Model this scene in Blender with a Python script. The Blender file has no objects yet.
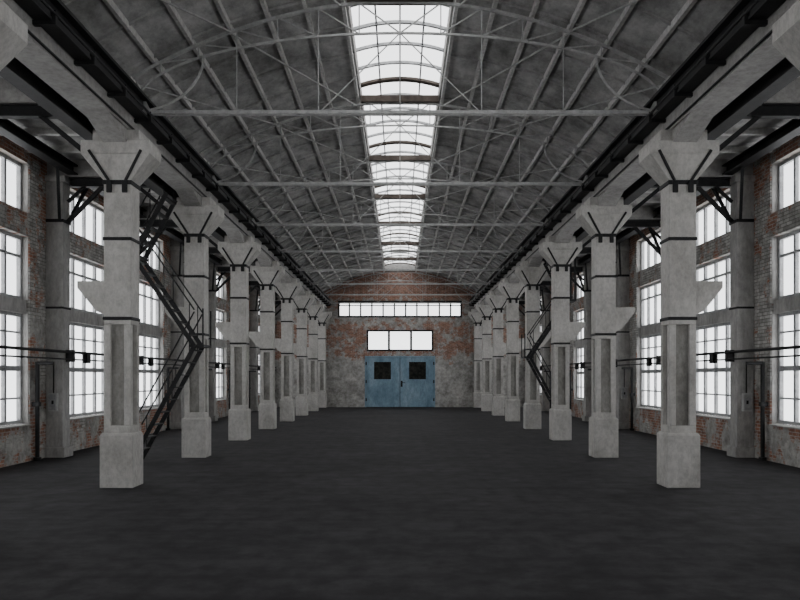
import bpy, bmesh, math
from mathutils import Vector, Matrix

BAY=5.4; C0=14.7
KS=list(range(-4,8))           # column lines
YB=-8.6; YE=53.0               # hall ends
XW=8.8                         # inner face of side walls
def ypos(k): return C0+BAY*k
def roof(x): return 9.1-0.058*x*x

# ---------------- materials ----------------
def newmat(name):
    m=bpy.data.materials.new(name); m.use_nodes=True
    nt=m.node_tree; b=nt.nodes['Principled BSDF']
    return m,nt,b
def ramp(nt,stops):
    r=nt.nodes.new('ShaderNodeValToRGB'); e=r.color_ramp.elements
    e[0].position=stops[0][0]; e[0].color=(*stops[0][1],1)
    e[1].position=stops[-1][0]; e[1].color=(*stops[-1][1],1)
    for p,c in stops[1:-1]:
        x=e.new(p); x.color=(*c,1)
    return r
def noise(nt,vec,scale,detail=6,rough=.6):
    n=nt.nodes.new('ShaderNodeTexNoise'); n.inputs['Scale'].default_value=scale
    n.inputs['Detail'].default_value=detail; n.inputs['Roughness'].default_value=rough
    nt.links.new(vec,n.inputs['Vector']); return n.outputs['Fac']
def objvec(nt,rand=True,scale=(1,1,1)):
    tc=nt.nodes.new('ShaderNodeTexCoord'); mp=nt.nodes.new('ShaderNodeMapping')
    mp.inputs['Scale'].default_value=scale
    nt.links.new(tc.outputs['Object'],mp.inputs['Vector'])
    if rand:
        oi=nt.nodes.new('ShaderNodeObjectInfo'); mu=nt.nodes.new('ShaderNodeMath'); mu.operation='MULTIPLY'
        mu.inputs[1].default_value=37.0
        nt.links.new(oi.outputs['Random'],mu.inputs[0]); nt.links.new(mu.outputs[0],mp.inputs['Location'])
    return mp.outputs['Vector']
def mix(nt,fac,a,b,mode='MIX'):
    m=nt.nodes.new('ShaderNodeMix'); m.data_type='RGBA'; m.blend_type=mode
    for i,v in ((0,fac),(6,a),(7,b)):
        if isinstance(v,(int,float)): m.inputs[i].default_value=v
        elif isinstance(v,tuple): m.inputs[i].default_value=(*v,1)
        else: nt.links.new(v,m.inputs[i])
    return m.outputs[2]
def bump(nt,b,h,st,dist=.02):
    bp=nt.nodes.new('ShaderNodeBump'); bp.inputs['Strength'].default_value=st; bp.inputs['Distance'].default_value=dist
    nt.links.new(h,bp.inputs['Height']); nt.links.new(bp.outputs['Normal'],b.inputs['Normal'])
def stained(name,lo,mid,hi,scale=1.2,vs=(1,1,1),rough=.85,fine=9,bs=.3,spec=.3,fl=.72):
    m,nt,b=newmat(name); v=objvec(nt,True,vs)
    n1=noise(nt,v,scale,8,.65)
    r=ramp(nt,[(.32,lo),(.5,mid),(.68,hi)]); nt.links.new(n1,r.inputs[0])
    n2=noise(nt,v,fine,6,.75); r2=ramp(nt,[(.33,(fl,fl,fl)),(.6,(1.06,1.06,1.06))]); nt.links.new(n2,r2.inputs[0])
    c=mix(nt,1.0,r.outputs[0],r2.outputs[0],'MULTIPLY')
    nt.links.new(c,b.inputs['Base Color']); b.inputs['Roughness'].default_value=rough
    b.inputs['Specular IOR Level'].default_value=spec
    bump(nt,b,n2,bs); return m
M_CONC=stained('column_concrete',(.38,.365,.34),(.50,.485,.46),(.57,.555,.53),1.6,(1,1,.7),.88,13,.35,.2,.78)
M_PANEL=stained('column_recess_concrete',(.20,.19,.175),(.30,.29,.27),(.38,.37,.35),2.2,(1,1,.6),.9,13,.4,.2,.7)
M_CONCD=stained('beam_concrete',(.28,.27,.26),(.37,.36,.345),(.44,.43,.415),1.0)
M_ROOF=stained('roof_concrete',(.22,.217,.21),(.41,.405,.395),(.60,.59,.58),.8,(1,.6,1),.9,3,.3,.2,.58)
M_RIB=stained('rib_concrete',(.50,.49,.475),(.60,.59,.575),(.68,.67,.65),1.2)
M_PIL=stained('pilaster_plaster',(.30,.295,.28),(.42,.41,.395),(.54,.53,.515),1.5,(1,1,.5))
M_STEELW=stained('painted_truss_steel',(.36,.36,.355),(.45,.45,.44),(.52,.52,.51),3,(1,1,1),.6)
M_BLACK=stained('black_steel',(.008,.008,.009),(.013,.013,.014),(.020,.019,.019),3,(1,1,1),.55,12,.1)
M_FRAME=stained('window_frame_paint',(.30,.305,.31),(.40,.405,.41),(.48,.485,.49),4,(1,1,1),.6)
M_DARKBR=stained('skylight_timber',(.04,.032,.027),(.08,.064,.054),(.13,.11,.095),2)
M_BOX=stained('box_paint',(.4,.4,.39),(.52,.52,.51),(.6,.6,.59),4)

def floor_mat():
    m,nt,b=newmat('asphalt_floor'); v=objvec(nt,False)
    n1=noise(nt,v,.45,8,.65); r=ramp(nt,[(.35,(.0230,.0220,.0238)),(.65,(.0400,.0385,.0408))]); nt.links.new(n1,r.inputs[0])
    n3=noise(nt,v,2.6,7,.7); r3=ramp(nt,[(.38,(.66,.66,.66)),(.62,(1.26,1.26,1.26))]); nt.links.new(n3,r3.inputs[0])
    c=mix(nt,1.0,r.outputs[0],r3.outputs[0],'MULTIPLY')
    br=nt.nodes.new('ShaderNodeTexBrick'); nt.links.new(v,br.inputs['Vector'])
    br.offset=.5; br.inputs['Scale'].default_value=1; br.inputs['Brick Width'].default_value=.8; br.inputs['Row Height'].default_value=.8
    br.inputs['Mortar Size'].default_value=.14; br.inputs['Mortar Smooth'].default_value=1
    br.inputs['Color1'].default_value=(.90,.90,.90,1); br.inputs['Color2'].default_value=(1.10,1.10,1.10,1); br.inputs['Mortar'].default_value=(.80,.80,.80,1)
    c=mix(nt,.9,c,br.outputs['Color'],'MULTIPLY')
    n2=noise(nt,v,30,4,.7)
    nt.links.new(c,b.inputs['Base Color']); b.inputs['Roughness'].default_value=.8
    b.inputs['Specular IOR Level'].default_value=.2
    bump(nt,b,n2,.25,.01); return m
M_FLOOR=floor_mat()

def wall_mat(name,axis,end=False):
    m,nt,b=newmat(name)
    tc=nt.nodes.new('ShaderNodeTexCoord'); sp=nt.nodes.new('ShaderNodeSeparateXYZ'); cb=nt.nodes.new('ShaderNodeCombineXYZ')
    nt.links.new(tc.outputs['Object'],sp.inputs[0])
    nt.links.new(sp.outputs[axis],cb.inputs[0]); nt.links.new(sp.outputs['Z'],cb.inputs[1])
    v=tc.outputs['Object']
    def brick(c1,c2,mo):
        br=nt.nodes.new('ShaderNodeTexBrick'); nt.links.new(cb.outputs[0],br.inputs['Vector'])
        br.inputs['Scale'].default_value=1; br.inputs['Brick Width'].default_value=.27; br.inputs['Row Height'].default_value=.085
        br.inputs['Mortar Size'].default_value=.010
        br.inputs['Color1'].default_value=(*c1,1); br.inputs['Color2'].default_value=(*c2,1); br.inputs['Mortar'].default_value=(*mo,1)
        return br
    red=brick((.42,.19,.12),(.25,.115,.075),(.46,.42,.38))
    wht=brick((.62,.61,.585),(.38,.37,.35),(.22,.21,.20))
    npl=noise(nt,v,1.4,10,.7); pl=ramp(nt,[(.3,(.20,.19,.175)),(.48,(.42,.41,.39)),(.7,(.64,.625,.60))]); nt.links.new(npl,pl.inputs[0])
    def hmask(stops):
        mr=nt.nodes.new('ShaderNodeMapRange'); mr.inputs['From Max'].default_value=10; nt.links.new(sp.outputs['Z'],mr.inputs[0])
        r=nt.nodes.new('ShaderNodeValToRGB'); e=r.color_ramp.elements
        e[0].position=stops[0][0]/10; e[0].color=(stops[0][1],)*3+(1,)
        e[1].position=stops[-1][0]/10; e[1].color=(stops[-1][1],)*3+(1,)
        for p,c in stops[1:-1]:
            x=e.new(p/10); x.color=(c,c,c,1)
        nt.links.new(mr.outputs[0],r.inputs[0]); return r.outputs[0]
    def thresh(nz,h,w=.04):
        a=nt.nodes.new('ShaderNodeMath'); a.operation='ADD'; nt.links.new(nz,a.inputs[0]); nt.links.new(h,a.inputs[1])
        mr=nt.nodes.new('ShaderNodeMapRange'); mr.inputs['From Min'].default_value=.98-w; mr.inputs['From Max'].default_value=.98+w
        nt.links.new(a.outputs[0],mr.inputs[0]); return mr.outputs[0]
    if end:
        hp=hmask([(0,.66),(2.6,.66),(3.6,.56),(5.4,.54),(6,.52),(7,.5),(7.4,.42),(9,.40)])
        hr=hmask([(0,.28),(2.6,.34),(3.6,.50),(5.2,.50),(6,.42),(7.0,.46),(7.3,.57),(9,.57)])
    else:
        hp=hmask([(0,.56),(1.6,.52),(2.6,.46),(9,.40)])
        hr=hmask([(0,.46),(1,.47),(3,.40),(5.2,.43),(5.9,.47),(6.8,.48),(7.3,.56)])
    nb=noise(nt,v,.9,8,.7)
    mpn=nt.nodes.new('ShaderNodeMapping'); mpn.inputs['Location'].default_value=(13,7,5); nt.links.new(v,mpn.inputs[0])
    nr=noise(nt,mpn.outputs[0],1.5,10,.72)
    c=mix(nt,thresh(nb,hp),wht.outputs['Color'],pl.outputs[0])
    c=mix(nt,thresh(nr,hr,.025),c,red.outputs['Color'])
    nd=noise(nt,v,4,8,.75); rd=ramp(nt,[(.33,(.5,.49,.47)),(.6,(1.08,1.08,1.08))]); nt.links.new(nd,rd.inputs[0])
    c=mix(nt,1.0,c,rd.outputs[0],'MULTIPLY')
    nt.links.new(c,b.inputs['Base Color']); b.inputs['Roughness'].default_value=.9
    bump(nt,b,wht.outputs['Fac'],-.4,.01)
    return m
M_WALLS=wall_mat('worn_painted_brick','Y'); M_WALLE=wall_mat('worn_brick_gable','X',True)

def glass_mat():
    m,nt,b=newmat('window_glass'); nt.nodes.remove(b)
    o=nt.nodes['Material Output']; t=nt.nodes.new('ShaderNodeBsdfTransparent'); t.inputs[0].default_value=(.96,.97,.98,1)
    g=nt.nodes.new('ShaderNodeBsdfGlossy'); g.inputs['Roughness'].default_value=.08; g.inputs[0].default_value=(.9,.9,.9,1)
    x=nt.nodes.new('ShaderNodeMixShader'); x.inputs[0].default_value=.04
    nt.links.new(t.outputs[0],x.inputs[1]); nt.links.new(g.outputs[0],x.inputs[2]); nt.links.new(x.outputs[0],o.inputs[0]); return m
M_GLASS=glass_mat()
m,nt,b=newmat('dark_pane_glass'); b.inputs['Roughness'].default_value=.6; b.inputs['Specular IOR Level'].default_value=.1
nn=noise(nt,objvec(nt,False),4,6,.6); rr=ramp(nt,[(.4,(.012,.013,.012)),(.75,(.05,.048,.04))]); nt.links.new(nn,rr.inputs[0]); nt.links.new(rr.outputs[0],b.inputs['Base Color'])
M_DGLASS=m
M_BLUE=stained('blue_door_paint',(.16,.26,.34),(.25,.38,.48),(.38,.50,.59),1.2,(1,1,.5),.6,8,.2)

# ---------------- mesh builder ----------------
class MB:
    def __init__(s,sx=1): s.v=[];s.f=[];s.m=[];s.mats=[];s.sx=sx
    def mi(s,m):
        if m not in s.mats: s.mats.append(m)
        return s.mats.index(m)
    def add(s,vs,fs,m):
        o=len(s.v); s.v+=[(x*s.sx,y,z) for x,y,z in vs]
        i=s.mi(m)
        for f in fs: s.f.append([a+o for a in f]); s.m.append(i)
    def box(s,x0,x1,y0,y1,z0,z1,m):
        s.add([(x,y,z) for z in (z0,z1) for y in (y0,y1) for x in (x0,x1)],
          [(0,2,3,1),(4,5,7,6),(0,1,5,4),(2,6,7,3),(0,4,6,2),(1,3,7,5)],m)
    def frust(s,cx,cy,z0,z1,a0,b0,a1,b1,m):
        vs=[(cx+i*a0,cy+j*b0,z0) for j in(-1,1) for i in(-1,1)]+[(cx+i*a1,cy+j*b1,z1) for j in(-1,1) for i in(-1,1)]
        s.add(vs,[(0,2,3,1),(4,5,7,6),(0,1,5,4),(2,6,7,3),(0,4,6,2),(1,3,7,5)],m)
    def prism_xz(s,pts,y0,y1,m):
        n=len(pts); vs=[(x,y0,z) for x,z in pts]+[(x,y1,z) for x,z in pts]
        fs=[tuple(range(n)),tuple(range(2*n-1,n-1,-1))]+[(i,(i+1)%n,(i+1)%n+n,i+n) for i in range(n)]
        s.add(vs,fs,m)
    def bar(s,p,q,w,h,m,up=(0,0,1)):
        p=Vector(p);q=Vector(q);d=(q-p).normalized();u=Vector(up)
        if abs(d.dot(u))>.98: u=Vector((0,1,0)) if abs(d.y)<.9 else Vector((1,0,0))
        a=d.cross(u).normalized();c=a.cross(d).normalized()
        vs=[tuple(e+a*(i*w/2)+c*(j*h/2)) for e in(p,q) for i,j in((-1,-1),(1,-1),(1,1),(-1,1))]
        s.add(vs,[(0,1,2,3),(7,6,5,4),(0,4,5,1),(1,5,6,2),(2,6,7,3),(3,7,4,0)],m)
    def poly(s,pts,w,h,m):
        for a,b in zip(pts[:-1],pts[1:]): s.bar(a,b,w,h,m)
    def cyl(s,p,q,r,m,n=10):
        p=Vector(p);q=Vector(q);d=(q-p).normalized();u=Vector((0,0,1)) if abs(d.z)<.9 else Vector((1,0,0))
        a=d.cross(u).normalized();c=a.cross(d)
        vs=[tuple(e+(a*math.cos(t)+c*math.sin(t))*r) for e in(p,q) for t in [2*math.pi*i/n for i in range(n)]]
        s.add(vs,[tuple(range(n)),tuple(range(2*n-1,n-1,-1))]+[(i,(i+1)%n,(i+1)%n+n,i+n) for i in range(n)],m)
    def mesh(s,name):
        me=bpy.data.meshes.new(name); me.from_pydata(s.v,[],s.f)
        for m in s.mats: me.materials.append(m)
        for p,i in zip(me.polygons,s.m): p.material_index=i
        bm=bmesh.new(); bm.from_mesh(me); bmesh.ops.recalc_face_normals(bm,faces=bm.faces); bm.to_mesh(me); bm.free()
        return me
def put(name,me,loc=(0,0,0),bev=0):
    o=bpy.data.objects.new(name,me); bpy.context.collection.objects.link(o); o.location=loc
    if bev:
        b=o.modifiers.new('bevel','BEVEL'); b.width=bev; b.segments=2; b.limit_method='ANGLE'
    return o

# ---------------- floor ----------------
b=MB(); b.box(-9.3,9.3,YB-.5,YE+.5,-.2,0,M_FLOOR); put('floor',b.mesh('floor'))

# ---------------- side walls + windows ----------------
WZ=[(0.85,3.50),(3.82,5.32),(5.88,7.05)]
ZT=7.42
WT=.30
def wside(name,s):
    b=MB(s); w0=XW; w1=XW+WT
    y=YB-.5
    for k in KS[:-1]:
        a=ypos(k)+1.1; e=ypos(k)+4.3
        b.box(w0,w1,y,a,0,ZT,M_WALLS)
        z=0
        for q0,q1 in WZ:
            if z==WZ[0][1]: b.box(w0+.07,w1-.02,a,e,z,q0,M_PIL)
            else: b.box(w0,w1,a,e,z,q0,M_WALLS)
            z=q1
        b.box(w0,w1,a,e,z,ZT,M_WALLS)
        b.prism_xz([(w0-.05,WZ[0][0]),(w0-.05,WZ[0][0]+.03),(w0+.16,WZ[0][0]+.05),(w0+.16,WZ[0][0])],a,e,M_PIL)
        for q0,q1 in WZ:
            for ya,yb in((a,a+.02),(e-.02,e)): b.box(w0+.03,w1+.005,ya,yb,q0,q1,M_PIL)
        y=e
    b.box(w0,w1,y,YE+.5,0,ZT,M_WALLS)
    put(name,b.mesh(name))
wside('wall_left',-1); wside('wall_right',1)

def window_mesh(s,z0,z1,rows):
    b=MB(s); x0=XW+.17; x1=XW+.25; W=3.16
    f=.08
    b.box(x0,x1,0,f,z0,z1,M_FRAME); b.box(x0,x1,W-f,W,z0,z1,M_FRAME)
    b.box(x0,x1,f,W-f,z0,z0+f,M_FRAME); b.box(x0,x1,f,W-f,z1-f,z1,M_FRAME)
    for i in (1,2,3):
        y=W*i/4; b.box(x0,x1,y-.045,y+.045,z0+f,z1-f,M_FRAME)
    for z,t in rows:
        b.box(x0+.01,x1-.01,f,W-f,z-t/2,z+t/2,M_FRAME)
    b.box(XW+.205,XW+.211,.02,W-.02,z0+.02,z1-.02,M_GLASS)
    return b.mesh('window')
n=1
for s in(-1,1):
    ws=[window_mesh(s,WZ[0][0]+.05,WZ[0][1],[(2.2,.12),(3.05,.04),(1.5,.04)]),window_mesh(s,*WZ[1],[(4.85,.06)]),window_mesh(s,*WZ[2],[])]
    for k in KS[:-1]:
        for wm in ws: put('window_%d'%n,wm,(0,ypos(k)+1.12,0)); n+=1

# ---------------- end walls ----------------
def gable(name,y0,y1,openings):
    b=MB(); xs=sorted(set([-9.3,9.3,-5.6,5.6]+[v for o in openings for v in o[:2]]+[i*.5 for i in range(-11,12)]))
    for a,c in zip(xs[:-1],xs[1:]):
        mid=(a+c)/2
        segs=[];z=0
        for o in sorted([o for o in openings if o[0]<=mid<=o[1]],key=lambda o:o[2]):
            if o[2]>z: segs.append((z,o[2]))
            z=o[3]
        for q in segs: b.box(a,c,y0,y1,q[0],q[1],M_WALLE)
        ta=roof(a) if abs(a)<=5.6 and abs(c)<=5.6 else ZT; tb=roof(c) if abs(a)<=5.6 and abs(c)<=5.6 else ZT
        b.prism_xz([(a,z),(c,z),(c,tb),(a,ta)],y0,y1,M_WALLE)
    put(name,b.mesh(name))
DO=(-2.33,2.33,0,3.39); TW=(-2.2,2.2,3.72,5.12); SW=(-4.1,4.1,5.95,7.05)
gable('wall_end',YE,YE+.5,[DO,TW,SW])
BACK_FILL=[(-8.2,-5.9,.8,6.6),(-4.3,-.2,.6,7.2),(.2,4.3,.6,7.2),(5.9,8.2,.8,6.6)]  # unseen openings behind the camera, added to let fill light onto the columns
gable('wall_back',YB-.5,YB,BACK_FILL)

def ewin(name,o,cols,rows,y0=YE-.02,yg=YE+.035,mw=.055):
    b=MB(); x0,x1,z0,z1=o; y1=y0+.12;f=.11
    b.box(x0,x0+f,y0,y1,z0,z1,M_BLACK); b.box(x1-f,x1,y0,y1,z0,z1,M_BLACK)
    b.box(x0+f,x1-f,y0,y1,z0,z0+f,M_BLACK); b.box(x0+f,x1-f,y0,y1,z1-f,z1,M_BLACK)
    for i in range(1,cols):
        x=x0+(x1-x0)*i/cols; b.box(x-mw,x+mw,y0+.02,y1-.02,z0+f,z1-f,M_BLACK)
    for r in rows: b.box(x0+f,x1-f,y0+.02,y1-.02,r-.03,r+.03,M_BLACK)
    b.box(x0+.05,x1-.05,yg,yg+.006,z0+.05,z1-.05,M_GLASS)
    put(name,b.mesh(name))
ewin('window_%d'%n,TW,3,[],mw=.075); ewin('window_%d'%(n+1),SW,11,[6.74],mw=.05)
for i,o in enumerate(BACK_FILL): ewin('window_%d'%(n+2+i),o,3,[2.4,4.2,5.6],YB-.3,YB-.25)  # glazing for the added fill-light openings in the back wall

# door
b=MB(); x0,x1,z0,z1=DO; f=.1
b.box(x0,x0+f,YE-.03,YE+.12,0,z1,M_BLUE); b.box(x1-f,x1,YE-.03,YE+.12,0,z1,M_BLUE); b.box(x0+f,x1-f,YE-.03,YE+.12,z1-f,z1,M_BLUE)
b.box(x0+.02,x1-.02,YE+.13,YE+.17,0,z1-.01,M_BLACK)
for s in(-1,1):
    def bx(xa,xb,ya,yb,za,zb,m):
        xa,xb=sorted((xa*s,xb*s)); b.box(xa,xb,ya,yb,za,zb,m)
    a,c=.018,2.22; w0,w1,v0,v1=.6,1.72,1.85,3.0
    bx(a,w0,YE+.03,YE+.09,.02,3.28,M_BLUE); bx(w1,c,YE+.03,YE+.09,.02,3.28,M_BLUE)
    bx(w0,w1,YE+.03,YE+.09,.02,v0,M_BLUE); bx(w0,w1,YE+.03,YE+.09,v1,3.28,M_BLUE)
    bx(w0,w1,YE+.05,YE+.06,v0,v1,M_DGLASS)
    t=.06
    for q in((w0-t,w0,v0-t,v1+t),(w1,w1+t,v0-t,v1+t),(w0,w1,v0-t,v0),(w0,w1,v1,v1+t)): bx(q[0],q[1],YE+.0,YE+.03,q[2],q[3],M_BLUE)
    for q in((a,a+.1,.02,3.28),(c-.1,c,.02,3.28),(a+.1,c-.1,.02,.16),(a+.1,c-.1,3.16,3.28),(a+.1,c-.1,1.45,1.53)): bx(q[0],q[1],YE+.005,YE+.03,q[2],q[3],M_BLUE)
    for z in(.5,1.7,2.9): bx(c-.02,c+.06,YE-.045,YE+.0,z-.1,z+.1,M_BLACK)
b.box(.05,.17,YE-.02,YE+.01,1.35,1.75,M_BLACK); b.cyl((.11,YE-.1,1.62),(.11,YE-.02,1.62),.03,M_BLACK); b.box(.08,.35,YE-.12,YE-.09,1.6,1.64,M_BLACK)
put('door_1',b.mesh('door'))

# ---------------- columns ----------------
XC=5.11
ZB=6.45
def column(s):
    b=MB(s); h=.245
    b.box(XC-.30,XC+.30,-.30,.30,0,.95,M_CONC); b.frust(XC,0,.95,.99,.30,.30,h+.02,h+.02,M_CONC)
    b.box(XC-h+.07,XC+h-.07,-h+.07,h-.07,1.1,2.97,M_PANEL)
    t=.125
    for i in(-1,1):
        for j in(-1,1):
            xa,xb=sorted((XC+i*h,XC+i*(h-t))); ya,yb=sorted((j*h,j*(h-t)))
            b.box(xa,xb,ya,yb,1.12,2.95,M_CONC)
    b.box(XC-h,XC+h,-h,h,.985,1.12,M_CONC); b.box(XC-h,XC+h,-h,h,2.95,ZB-.9,M_CONC)
    b.prism_xz([(XC+h-.01,3.12),(XC+h+.16,3.2),(XC+h+.5,3.62),(XC+h+.5,3.74),(XC+h-.01,3.74)],-.2,.2,M_CONC)
    z0=ZB-.9
    b.frust(XC,0,z0,z0+.46,h,h,.62,.36,M_CONC); b.box(XC-.62,XC+.62,-.36,.36,z0+.46,z0+.70,M_CONC)
    b.box(XC-.42,XC+.42,-.32,.32,z0+.70,ZB,M_CONC)
    e=h+.018
    for z,t in((3.06,.06),(4.5,.06),(z0-.03,.08)): b.box(XC-e,XC+e,-e,e,z-t/2,z+t/2,M_BLACK)
    b.box(XC-.19,XC-.09,-e-.02,-h,z0-.22,z0+.0,M_BLACK); b.box(XC+.09,XC+.19,-e-.02,-h,z0-.22,z0+.0,M_BLACK)
    for j in(-1,1):
        b.bar((XC-.15,j*(h+.01),z0),(XC-.47,j*.375,z0+.52),.05,.04,M_BLACK,up=(0,j,0)); b.bar((XC+.15,j*(h+.01),z0),(XC+.47,j*.375,z0+.52),.05,.04,M_BLACK,up=(0,j,0))
    return b.mesh('concrete_column')
def pilaster(s):
    b=MB(s)
    b.box(8.38,XW,-.22,.22,0.25,6.85,M_PIL)
    b.box(8.32,XW,-.28,.28,0,.25,M_PIL)
    b.box(8.30,XW,-.30,.30,6.85,7.0,M_PIL)
    e=.24
    b.box(8.36,XW,-e,e,5.85,5.93,M_BLACK); b.box(8.36,XW,-e,e,3.7,3.75,M_BLACK)
    return b.mesh('wall_pilaster')
def tbeam(s):
    b=MB(s)
    b.box(5.6,XW,-.17,.17,7.0,7.42,M_CONCD)
    b.box(5.82,8.28,-.09,.09,6.97,7.0,M_BLACK); b.box(5.82,8.28,-.02,.02,6.8,6.97,M_BLACK); b.box(5.82,8.28,-.09,.09,6.77,6.8,M_BLACK)
    b.bar((8.34,0,5.9),(7.45,0,6.8),.09,.09,M_BLACK); b.bar((8.34,.0,6.4),(7.9,0,6.8),.07,.07,M_BLACK)
    b.bar((5.75,0,6.1),(6.6,0,6.8),.09,.09,M_BLACK)
    for j in(-1,1): b.bar((8.45,j*.24,5.9),(8.2,j*.95,7.05),.07,.07,M_BLACK)
    return b.mesh('aisle_beam')
def truss():
    b=MB(); XE=4.85
    up=lambda x: roof(x)-.20
    lo=lambda x: 7.02+1.30*math.sqrt(max(0,1-(x/XE)**2))
    n=28
    pts=[XE*math.sin(math.pi/2*(2*i/n-1)) for i in range(n+1)]
    us=[-5.3+10.6*i/24 for i in range(25)]
    b.poly([(x,0,up(x)) for x in us],.06,.05,M_STEELW)
    b.poly([(x,0,lo(x)) for x in pts],.04,.036,M_STEELW)
    for j in(-1,1): b.box(-5.0,5.0,j*.05-.022,j*.05+.022,6.82,6.88,M_STEELW)
    q=[-4.4,-3.7,-3.0,-2.25,-1.5,-.75,0,.75,1.5,2.25,3.0,3.7,4.4]
    for i,x in enumerate(q):
        b.bar((x,0,lo(x)),(x,0,up(x)),.022,.022,M_STEELW)
        if i<len(q)-1:
            x2=q[i+1]
            if x2<=0: b.bar((x,0,up(x)),(x2,0,lo(x2)),.022,.022,M_STEELW)
            else: b.bar((x,0,lo(x)),(x2,0,up(x2)),.022,.022,M_STEELW)
    for x in(-3.0,-1.5,0,1.5,3.0): b.bar((x,0,6.84),(x,0,lo(x)),.016,.016,M_STEELW)
    for s in(-1,1):
        b.bar((s*1.5,0,6.84),(0,0,lo(0)),.018,.018,M_STEELW)
        b.bar((s*4.75,0,6.84),(s*5.25,0,up(5.25)),.10,.10,M_STEELW)
        b.prism_xz([(s*4.55,6.82),(s*5.0,6.82),(s*5.1,7.4),(s*4.85,7.45)],-.015,.015,M_STEELW)
        c=[(s*(4.85-1.25*math.sin(t)),0,6.88+1.05*(1-math.cos(t))) for t in [math.pi/2*i/8 for i in range(9)]]
        b.poly(c,.036,.036,M_STEELW)
    b.box(-.97,.97,-.12,.12,roof(1)-.16,roof(1)+.0,M_DARKBR)
    return b.mesh('roof_truss')
cm={s:column(s) for s in(-1,1)}; pm={s:pilaster(s) for s in(-1,1)}; tm={s:tbeam(s) for s in(-1,1)}; tr=truss()
for k in KS:
    for s in(-1,1):
        put('concrete_column',cm[s],(0,ypos(k),0),.012)
        put('wall_pilaster',pm[s],(0,ypos(k),0),.01)
        put('aisle_beam',tm[s],(0,ypos(k),0))
    put('roof_truss',tr,(0,ypos(k),0))

# ---------------- crane beams ----------------
Y0=YB+.01;Y1=YE-.01
for s in(-1,1):
    b=MB(s)
    b.box(4.86,5.36,Y0,Y1,ZB,6.86,M_CONCD)
    b.box(4.98,5.5,Y0,Y1,6.86,roof(5.2)-.25,M_CONCD)
    for k in KS[:-1]:
        for j,y in((1,ypos(k)+.32),(-1,ypos(k+1)-.32)):
            pts=[(4.9,y,ZB),(5.32,y,ZB),(4.9,y,ZB-.25),(5.32,y,ZB-.25),(4.9,y+j*.9,ZB),(5.32,y+j*.9,ZB)]
            b.add(pts,[(0,1,3,2),(0,2,4),(1,5,3),(2,3,5,4),(0,4,5,1)],M_CONCD)
    put('crane_runway_beam',b.mesh('crane_runway_beam'))
    b=MB(s)
    b.box(4.60,4.84,Y0,Y1,6.72,6.76,M_BLACK); b.box(4.71,4.75,Y0,Y1,6.76,7.06,M_BLACK); b.box(4.60,4.84,Y0,Y1,7.06,7.10,M_BLACK)
    b.box(4.68,4.77,Y0,Y1,7.10,7.20,M_BLACK)
    y=Y0+.3
    while y<Y1:
        b.box(4.60,4.86,y-.04,y+.04,6.66,6.72,M_BLACK); b.box(4.745,4.86,y-.02,y+.02,6.76,7.06,M_BLACK)
        b.box(4.55,4.62,y-.04,y+.04,6.66,6.85,M_BLACK); y+=1.35
    b.cyl((4.56,Y0,6.80),(4.56,Y1,6.80),.022,M_BLACK); b.cyl((4.84,Y0,6.5),(4.84,Y1,6.5),.02,M_BLACK)
    put('crane_rail',b.mesh('crane_rail'))
    b=MB(s)
    b.box(5.54,5.80,Y0,Y1,ZB-.08,ZB-.04,M_BLACK); b.box(5.65,5.69,Y0,Y1,ZB-.04,ZB+.29,M_BLACK); b.box(5.54,5.80,Y0,Y1,ZB+.29,ZB+.32,M_BLACK)
    put('steel_girder',b.mesh('steel_girder'))
    b=MB(s)
    b.box(8.02,8.28,Y0,Y1,7.03,7.06,M_BLACK); b.box(8.135,8.165,Y0,Y1,7.06,7.24,M_BLACK); b.box(8.02,8.28,Y0,Y1,7.24,7.27,M_BLACK)
    put('steel_girder',b.mesh('wall_girder'))
    b=MB(s)
    b.cyl((8.22,Y0+.02,2.62),(8.22,Y1-.02,2.62),.035,M_BLACK); b.cyl((8.22,Y0+.02,2.44),(8.22,Y1-.02,2.44),.02,M_BLACK)
    for k in KS:
        y=ypos(k); b.box(8.18,8.38,y-.05,y+.05,2.38,2.68,M_BLACK)
        b.box(8.16,8.28,y+.78,y+1.02,2.36,2.62,M_BLACK)
    put('heating_pipe',b.mesh('heating_pipe'))
    for k in KS[1:]:
        y=ypos(k); b=MB(s)
        b.cyl((8.68,-.95,0),(8.68,-.95,2.36),.05,M_BLACK); b.cyl((8.68,-.95,2.33),(8.30,-.95,2.33),.04,M_BLACK)
        b.box(8.62,8.78,-1.02,-.88,1.3,1.4,M_BLACK); b.cyl((8.68,-.95,0),(8.68,-.95,.08),.09,M_BLACK)
        put('drain_pipe',b.mesh('drain_pipe'),(0,y,0))
        if k%2:
            b=MB(s); b.box(8.48,8.70,-.34,-.23,1.15,1.6,M_BOX); b.box(8.50,8.68,-.355,-.34,1.18,1.57,M_FRAME); b.box(8.55,8.6,-.365,-.355,1.33,1.42,M_BLACK)
            b.cyl((8.59,-.26,1.6),(8.59,-.26,2.38),.015,M_BLACK)
            put('electrical_box',b.mesh('electrical_box'),(0,y,0))

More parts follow.
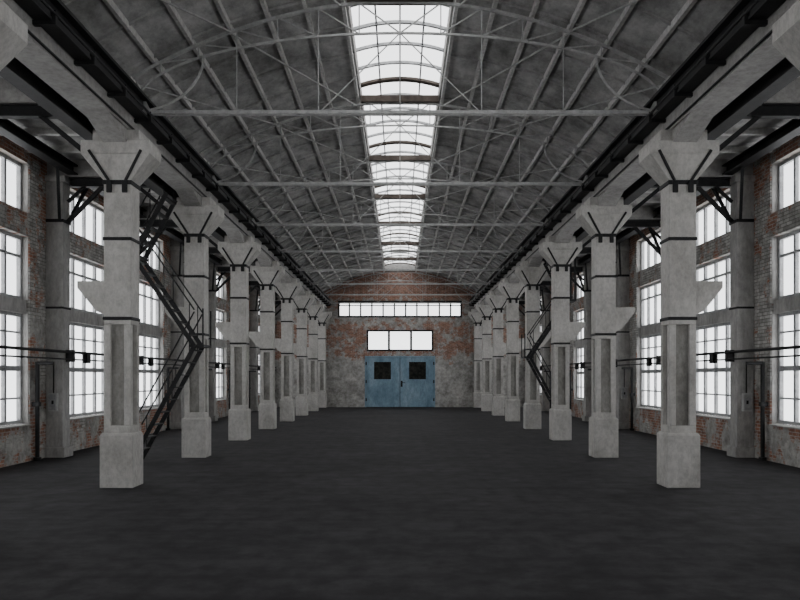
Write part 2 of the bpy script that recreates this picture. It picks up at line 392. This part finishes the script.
# ---------------- ceiling ----------------
b=MB()
for s in(-1,1):
    xs=[1.0+4.6*i/10 for i in range(11)]
    for a,c in zip(xs[:-1],xs[1:]):
        b.prism_xz([(s*a,roof(a)),(s*c,roof(c)),(s*c,roof(c)+.15),(s*a,roof(a)+.15)],YB-.5,YE+.5,M_ROOF)
    xa,xb=sorted((s*5.5,s*9.3)); b.box(xa,xb,YB-.5,YE+.5,ZT,ZT+.2,M_ROOF)
    for x in(1.06,1.75,2.45,3.15,3.85,4.55,5.15):
        z=roof(x); b.box(s*x-.035,s*x+.035,YB,YE,z-.10,z+.03,M_RIB)
    y=ypos(KS[0])+.0
    while y<YE:
        for a,c in zip(xs[:-1],xs[1:]):
            b.prism_xz([(s*a,roof(a)-.05),(s*c,roof(c)-.05),(s*c,roof(c)),(s*a,roof(a))],y-.02,y+.02,M_ROOF)
        y+=1.35
    y=YB+.4
    while y<YE:
        xa,xb=sorted((s*5.6,s*8.8))
        b.box(xa,xb,y-.07,y+.07,ZT-.14,ZT,M_RIB); y+=1.35
    for k in KS:
        y=ypos(k); xa,xb=sorted((s*4.85,s*5.5)); b.box(xa,xb,y-.28,y+.28,roof(5.2)-.25,roof(5.2)-.1,M_RIB)
put('ceiling',b.mesh('ceiling'))
for k in KS[:-1]:
    b=MB()
    for s in(-1,1):
        for (xa,xb) in((1.1,3.1),(3.1,5.0)):
            b.bar((s*xb,.05,roof(xb)-.22),(s*xa,BAY-.05,roof(xa)-.22),.026,.026,M_STEELW)
    put('roof_bracing',b.mesh('roof_bracing'),(0,ypos(k),0))

# ---------------- skylight ----------------
b=MB(); zc=roof(1); za=zc+.28
arc=lambda x: za+.16*(1-(x/1.0)**2)
for s in(-1,1):
    xa,xb=sorted((s*.98,s*1.06)); b.box(xa,xb,YB-.5,YE+.5,zc,za+.04,M_CONCD)
b.box(-1.0,1.0,YE,YE+.5,zc,za+.2,M_CONCD); b.box(-1.0,1.0,YB-.5,YB,zc,za+.2,M_CONCD)
ax=[-1+2*i/10 for i in range(11)]
y=ypos(KS[0])-1.08
while y<YE:
    thick=abs(((y-C0)/BAY)-round((y-C0)/BAY))<.02
    w=.20 if thick else .07
    b.poly([(x,y,arc(x)) for x in ax],w,.06,M_DARKBR if thick else M_FRAME); y+=1.08
for x in(-.5,0,.5): b.box(x-.018,x+.018,YB,YE,arc(x)-.01,arc(x)+.02,M_FRAME)
for a,c in zip(ax[:-1],ax[1:]):
    b.add([(a,YB,arc(a)+.04),(c,YB,arc(c)+.04),(c,YE,arc(c)+.04),(a,YE,arc(a)+.04)],[(0,1,2,3)],M_GLASS)
put('skylight',b.mesh('skylight'))

# ---------------- stairs ----------------
def stair(s,yc):
    b=MB(s); w=.38
    P=[(6.27,0.0),(4.80,2.72),(6.22,4.82),(5.45,6.30)]
    def flight(a,c):
        ax_,az=a;cx,cz=c
        for j in(-1,1):
            b.bar((ax_,j*w,az),(cx,j*w,cz),.04,.10,M_BLACK)
            h=.85
            b.cyl((ax_,j*w,az+h),(cx,j*w,cz+h*.95),.018,M_BLACK,8)
            for t in(.08,.5,.92):
                x=ax_+(cx-ax_)*t; z=az+(cz-az)*t; b.cyl((x,j*w,z),(x,j*w,z+h),.012,M_BLACK,6)
        n=int((cz-az)/.30)
        for i in range(1,n+1):
            t=i/(n+.3); x=ax_+(cx-ax_)*t; z=az+(cz-az)*t
            b.box(x-.07,x+.07,-w,w,z-.012,z+.012,M_BLACK)
    flight(P[0],P[1]); flight(P[1],P[2]); flight(P[2],P[3])
    b.box(4.58,4.92,-w,w,2.70,2.76,M_BLACK)
    b.box(6.1,6.5,-w,w,4.80,4.86,M_BLACK)
    for j in(-1,1):
        b.cyl((4.6,j*w,2.76),(4.6,j*w,3.6),.02,M_BLACK,8); b.cyl((6.45,j*w,4.86),(6.45,j*w,5.7),.02,M_BLACK,8)
        b.bar((6.45,j*w,4.83),(6.45,j*w,7.4),.06,.06,M_BLACK)
    b.bar((4.9,w,2.73),(4.95,.82,2.73),.06,.06,M_BLACK)
    return b.mesh('steel_stair')
put('steel_stair',stair(-1,0),(0,ypos(1)-1.05,0))
put('steel_stair',stair(1,0),(0,ypos(3)-1.05,0))

# ---------------- world: overcast sky, brighter lower half added to light the roof ----------------
w=bpy.data.worlds.new('overcast'); bpy.context.scene.world=w; w.use_nodes=True
nt=w.node_tree; bg=nt.nodes['Background']; bg.inputs[1].default_value=1.0
tc=nt.nodes.new('ShaderNodeTexCoord'); sp=nt.nodes.new('ShaderNodeSeparateXYZ'); mr=nt.nodes.new('ShaderNodeMapRange')
nt.links.new(tc.outputs['Generated'],sp.inputs[0]); nt.links.new(sp.outputs['Z'],mr.inputs[0])
mr.inputs['From Min'].default_value=-.3; mr.inputs['From Max'].default_value=.3
r=ramp(nt,[(0,(4.3,4.28,4.28)),(1,(3.2,3.2,3.22))]); nt.links.new(mr.outputs[0],r.inputs[0]); nt.links.new(r.outputs[0],bg.inputs[0])

# ---------------- camera ----------------
cd=bpy.data.cameras.new('camera'); co=bpy.data.objects.new('camera',cd); bpy.context.collection.objects.link(co)
co.location=(0,0,2); co.rotation_euler=(math.pi/2,0,0)
cd.sensor_width=36; cd.lens=36; cd.shift_y=77/800; cd.clip_end=300
bpy.context.scene.camera=co
